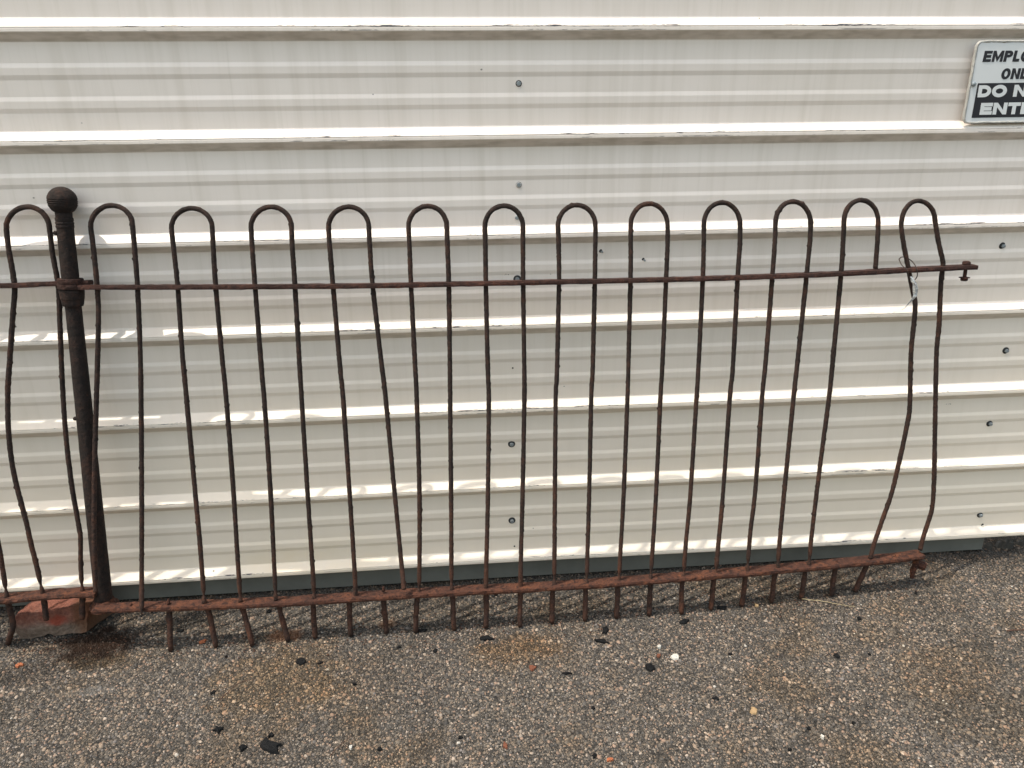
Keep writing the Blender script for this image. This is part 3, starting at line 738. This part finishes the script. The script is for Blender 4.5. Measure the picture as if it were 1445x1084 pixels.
def brick():
    # outline of the front face in pixels, bottom then up; real depth .085
    yf = -.118
    bm = bmesh.new()
    low = [(20, 893), (26, 903), (42, 902.5), (58, 899.5), (66, 896.5), (78, 898.5), (95, 896.5), (110, 893.5), (122, 892.5)]
    upp = [(22, 872), (34, 868), (48, 868), (62, 868), (74, 864), (90, 858.5), (104, 854), (118, 851), (129, 850)]
    rows = []
    L0 = [np.array([aty(x, y, yf)[0], yf+.004, max(G-.001, aty(x, y, yf)[2])]) for x, y in low]
    L1 = [np.array([a[0]*.6+b_[0]*.4, yf-.002, a[2]*.55+b_[2]*.45]) for a, b_ in zip(L0, [aty(x, y, yf) for x, y in upp])]
    L2 = [aty(x, y, yf+.002) for x, y in upp]
    # top edge recedes and rises to the back
    tp = [(34, 856), (42, 850), (56, 847.5), (70, 847), (84, 845), (98, 843), (112, 841), (126, 841), (136, 843)]
    L3 = [aty(x, y, yf+.048) for x, y in tp]
    L4 = [np.array([p[0]+.01, yf+.090, p[2]-.006]) for p in L3]
    L5 = [np.array([p[0], yf+.095, G-.001]) for p in L4]
    rows = [L0, L1, L2, L3, L4, L5]
    V = []; Fc = []
    n = len(L0)
    for r in rows: V += [p for p in r]
    for i in range(5):
        for j in range(n-1): Fc.append((i*n+j, i*n+j+1, (i+1)*n+j+1, (i+1)*n+j))
    Fc.append(tuple(i*n for i in range(6))); Fc.append(tuple(reversed([i*n+n-1 for i in range(6)])))
    Fc.append(tuple(reversed(range(n)))+tuple(5*n+j for j in range(n)))
    o = mk('brick', V, Fc, brick_material(), None, False, atz(75, 898))
    tag(o, 'broken red brick with mortar crust propping the fence post', 'brick')
    bm = bmesh.new(); bm.from_mesh(o.data); bmesh.ops.triangulate(bm, faces=[f for f in bm.faces if len(f.verts) > 4])
    bmesh.ops.subdivide_edges(bm, edges=bm.edges[:], cuts=4, use_grid_fill=True)
    bmesh.ops.recalc_face_normals(bm, faces=bm.faces[:])
    r2 = random.Random(3)
    for v in bm.verts:
        if v.co.z+o.location.z > G+.004:
            v.co += .0045*mnoise.noise_vector(v.co*28)+.0018*mnoise.noise_vector(v.co*85)
    bm.to_mesh(o.data); bm.free()
brick()

# ------------------------------------------------------------------ litter on the asphalt
M_TAR = plain('black_tar', (.007, .0075, .0085), .8, .4, 150, 0, .8, .002)
M_TAR.node_tree.nodes['Principled BSDF'].inputs['Specular IOR Level'].default_value = .12
M_CHALK = plain('white_stone_chip', (.44, .43, .40), .8, .12, 200)
M_ORANGE = plain('orange_brick_chip', (.28, .09, .038), .85, .3, 200)
M_TANF = plain('tan_leaf_flake', (.28, .19, .10), .8, .25, 150)
M_RUSTF = plain('rust_flake', (.12, .04, .02), .9, .4, 150)
M_STRAW = plain('dry_straw', (.32, .26, .16), .8, .2, 150)
M_TWIG = plain('dark_twig', (.06, .028, .018), .85, .3, 150)
M_GREYS = plain('shade_darkened_rubble', (.038, .035, .032), .95, .5, 90, 0, .6, .003)  # grey stone, with the shade of the gap under the wall darkened into its colour
def chip(name, px, py, wpx, hpx, th, mat, label, cat, group=None, seed=0, z=None, rot=None, n=11):
    """irregular flat flake lying on the stones, sized from its outline in pixels on the ground"""
    r = random.Random(seed+int(px*13+py*7))
    c = atz(px, py, G); sx_ = abs(atz(px+wpx/2, py)[0]-atz(px-wpx/2, py)[0])/2
    sy_ = abs(atz(px, py-hpx/2)[1]-atz(px, py+hpx/2)[1])/2
    a = rot if rot is not None else r.uniform(-.5, .5); base = G-.002
    ring = []
    for k in range(n):
        t = 2*math.pi*k/n+r.uniform(-.18, .18); q = r.uniform(.5, 1.18)
        x, y = sx_*q*math.cos(t), sy_*q*math.sin(t)
        ring.append((c[0]+x*math.cos(a)-y*math.sin(a), c[1]+x*math.sin(a)+y*math.cos(a)))
    V = [(x, y, base) for x, y in ring]
    V += [(c[0]+(x-c[0])*.86, c[1]+(y-c[1])*.86, base+.0015+th*r.uniform(.4, .9)) for x, y in ring]
    V += [(c[0]+(x-c[0])*.4, c[1]+(y-c[1])*.4, base+.0015+th*r.uniform(.5, 1.1)) for x, y in ring]
    Fc = [tuple(reversed(range(n)))]
    for i in range(2):
        for k in range(n):
            l = (k+1) % n; Fc.append((i*n+k, i*n+l, (i+1)*n+l, (i+1)*n+k))
    Fc.append(tuple(range(2*n, 3*n)))
    return tag(mk(name, V, Fc, mat, None, False, (c[0], c[1], base)), label, cat, group)
def stick(name, pts, r, mat, label, cat, lift=.004):
    path = catmull([atz(x, y, G)+np.array([0, 0, lift]) for x, y in pts], .006)
    path[:, 2] += rng.normal(size=len(path))*.0004
    return tag(mk(name, *tube(path, np.linspace(r, r*.6, len(path)), 6, .08), mat, None, True, path[0]), label, cat)
TS = 'tar scrap'
chip('tar_scrap', 685, 901, 23, 9, .005, M_TAR, 'curled black tar scrap in front of the middle fence foot', TS)
chip('tar_scrap', 380, 1052, 27, 30, .006, M_TAR, 'largest black tar lump, ragged, out on the open asphalt', TS, rot=.9)
chip('tar_scrap', 382, 1037, 10, 9, .004, M_TAR, 'small black crumb touching the largest tar lump', TS)
chip('tar_scrap', 848, 905, 26, 6, .005, M_TAR, 'thin black tar strip lying slantwise near the white chips', TS, rot=-.35)
chip('tar_scrap', 855, 889, 12, 16, .004, M_TAR, 'dull black tar patch between the thin strip and the fence feet', TS)
chip('tar_scrap', 918, 942, 16, 11, .006, M_TAR, 'rounded black tar lump beyond the larger white chip', TS)
chip('tar_scrap', 966, 877, 17, 7, .005, M_TAR, 'flat black tar scrap just before the fence feet', TS)
chip('tar_scrap', 596, 890, 14, 6, .004, M_TAR, 'black tar bit touching a fence foot in the shade', TS)
chip('tar_scrap', 424, 933, 16, 10, .004, M_TAR, 'black tar lump beside the orange rust stain', TS)
chip('tar_scrap', 308, 1029, 15, 11, .005, M_TAR, 'black tar crumb with smaller crumbs near it on tan asphalt', TS)
chip('tar_scrap', 343, 1055, 12, 11, .005, M_TAR, 'black tar crumb beside the largest tar lump', TS)
chip('tar_scrap', 1018, 858, 18, 6, .004, M_TAR, 'black tar scrap in the shadow between two fence feet', TS)
for i, (x, y, a, b_) in enumerate(((614, 918, 9, 8), (536, 1056, 9, 9), (301, 977, 10, 7), (563, 913, 9, 5), (838, 1066, 11, 10), (1204, 1020, 8, 6), (1142, 1028, 8, 6), (837, 999, 10, 5), (800, 950, 20, 4), (1030, 923, 9, 5), (1212, 872, 7, 8), (1181, 925, 9, 8), (1227, 923, 5, 4), (1010, 985, 12, 6), (319, 926, 6, 4), (1114, 1057, 8, 6), (780, 860, 9, 6), (700, 838, 10, 4), (380, 862, 7, 6), (255, 890, 12, 7), (452, 935, 10, 4), (500, 965, 8, 5), (1293, 837, 4, 8), (650, 1040, 9, 6))):
    chip('tar_crumb', x, y, a*.85, b_*.85, .0025, M_TAR, 'tiny black tar crumb scattered on the asphalt', 'tar crumb', 'black tar crumbs', seed=i)
chip('stone_chip', 953, 927, 13, 9, .007, M_CHALK, 'larger of two white stone chips on the asphalt', 'stone chip')
chip('stone_chip', 930.5, 913, 7, 5.5, .005, M_CHALK, 'smaller of two white stone chips on the asphalt', 'stone chip')
chip('pebble', 1160, 1040, 8, 6.5, .006, M_CHALK, 'lone pale cream pebble on the open asphalt', 'pebble', n=9)
chip('pebble', 495, 1055, 6, 5.5, .005, M_CHALK, 'small round white pebble on the asphalt beside a thin dark twig', 'pebble', n=9)
chip('brick_chip', 27, 939, 11, 6, .004, M_ORANGE, 'bright orange brick chip in front of the broken brick', 'brick chip')
chip('brick_chip', 286, 905, 13, 5, .004, M_ORANGE, 'red-orange brick sliver between the fence feet', 'brick chip', rot=.5)
chip('brick_chip', 861, 1072, 9, 8, .004, M_ORANGE, 'slim orange brick splinter far out on the asphalt', 'brick chip', rot=-.9)
chip('rust_chip', 930, 925, 8, 6, .003, M_RUSTF, 'brown rust chip between the two white stone chips', 'rust chip')
chip('rust_chip', 713, 1052, 7, 11, .004, M_RUSTF, 'upright brown rust flake out on the asphalt', 'rust chip', rot=.2)
chip('leaf_flake', 1064, 1002, 15, 11, .003, M_TANF, 'torn tan leaf flake on the asphalt', 'leaf')
chip('pebble', 1067, 854, 6, 5, .005, M_TANF, 'small tan pebble in front of the fence feet', 'pebble', n=9)
chip('leaf_flake', 752, 942, 12, 10, .003, M_RUSTF, 'crumpled reddish-brown leaf scrap on the asphalt', 'leaf')
stick('straw', [(1131, 847), (1160, 850), (1185, 855), (1207, 858)], .0011, M_STRAW, 'pale dry straw lying by the last fence feet', 'straw')
stick('twig', [(1421, 892), (1435, 891), (1460, 890)], .0022, M_TWIG, 'reddish-brown twig on the asphalt away from the fence', 'twig')
stick('twig', [(466, 1068), (480, 1054), (497, 1040)], .0010, M_TWIG, 'thin dark twig on the asphalt between tar crumbs', 'twig')
stick('twig', [(310, 990), (325, 976), (342, 964), (360, 961)], .0011, M_TWIG, 'thin curved dark twig beside the rust stain', 'twig')
stick('twig', [(95, 885), (105, 881), (117, 875)], .0017, M_TWIG, 'short rusty twig leaning on the front of the brick', 'twig', .035)
# rubble in the gap where the base channel has ended
for i, (x, y, a, b_, t, l) in enumerate(((1394, 773, 11, 6, .018, 'grey rubble stone beside the end of the base channel'), (1418, 771, 24, 9, .028, 'dark lumpy rubble stone under the bottom edge of the wall'), (1440, 768, 13, 7, .018, 'small grey rubble stone under the wall beyond the lumpy one'))):
    chip('rubble_stone', x, y, a, b_, t, M_GREYS, l, 'stone', n=10)

# black crumbs and grit gathered along the foot of the wall
def grit():
    V, Fc = [], []
    for i in range(2600):
        x = rng.uniform(-1.6, 1.9); y = .022-abs(rng.normal())*.022; r = rng.uniform(.0012, .0036)*(1.4 if rng.random() < .1 else 1)
        k = len(V); z = G-.0015+r*.4
        for a in range(5):
            t = a*1.2566+rng.uniform(-.3, .3); V.append((x+r*math.cos(t), y+r*math.sin(t), z-r*.6))
        V.append((x+rng.normal()*r*.2, y, z+r*.7))
        Fc += [(k+a, k+(a+1) % 5, k+5) for a in range(5)]
    o = mk('grit', V, Fc, plain('dark_grit', (.03, .028, .026), .9, .6, 120), None)
    tag(o, 'dark grit and soil gathered along the foot of the wall', 'grit', kind='stuff')
grit()

# flakes of rust scale fallen round the fence feet
def scale_flakes():
    V, Fc = [], []
    for i in range(900):
        px = rng.uniform(20, 1300); f = np.interp(px, [0, 240, 640, 960, 1207, 1300], [905, 905, 880, 855, 828, 815])
        q = atz(px, f+rng.normal()*13+3); r = rng.uniform(.0010, .0034); k = len(V); a0 = rng.uniform(0, 6)
        for a in range(5):
            t = a0+a*1.2566+rng.uniform(-.3, .3); V.append((q[0]+r*math.cos(t), q[1]+r*.7*math.sin(t), G+rng.uniform(-.001, .0012)))
        V.append((q[0], q[1], G+.0016+r*.3))
        Fc += [(k+a, k+(a+1) % 5, k+5) for a in range(5)]
    o = mk('rust_flakes', V, Fc, plain('fallen_rust_scale', (.06, .026, .015), .95, .6, 150), None)
    tag(o, 'fine rust scale flakes fallen on the asphalt round the fence feet', 'rust flakes', kind='stuff')
scale_flakes()
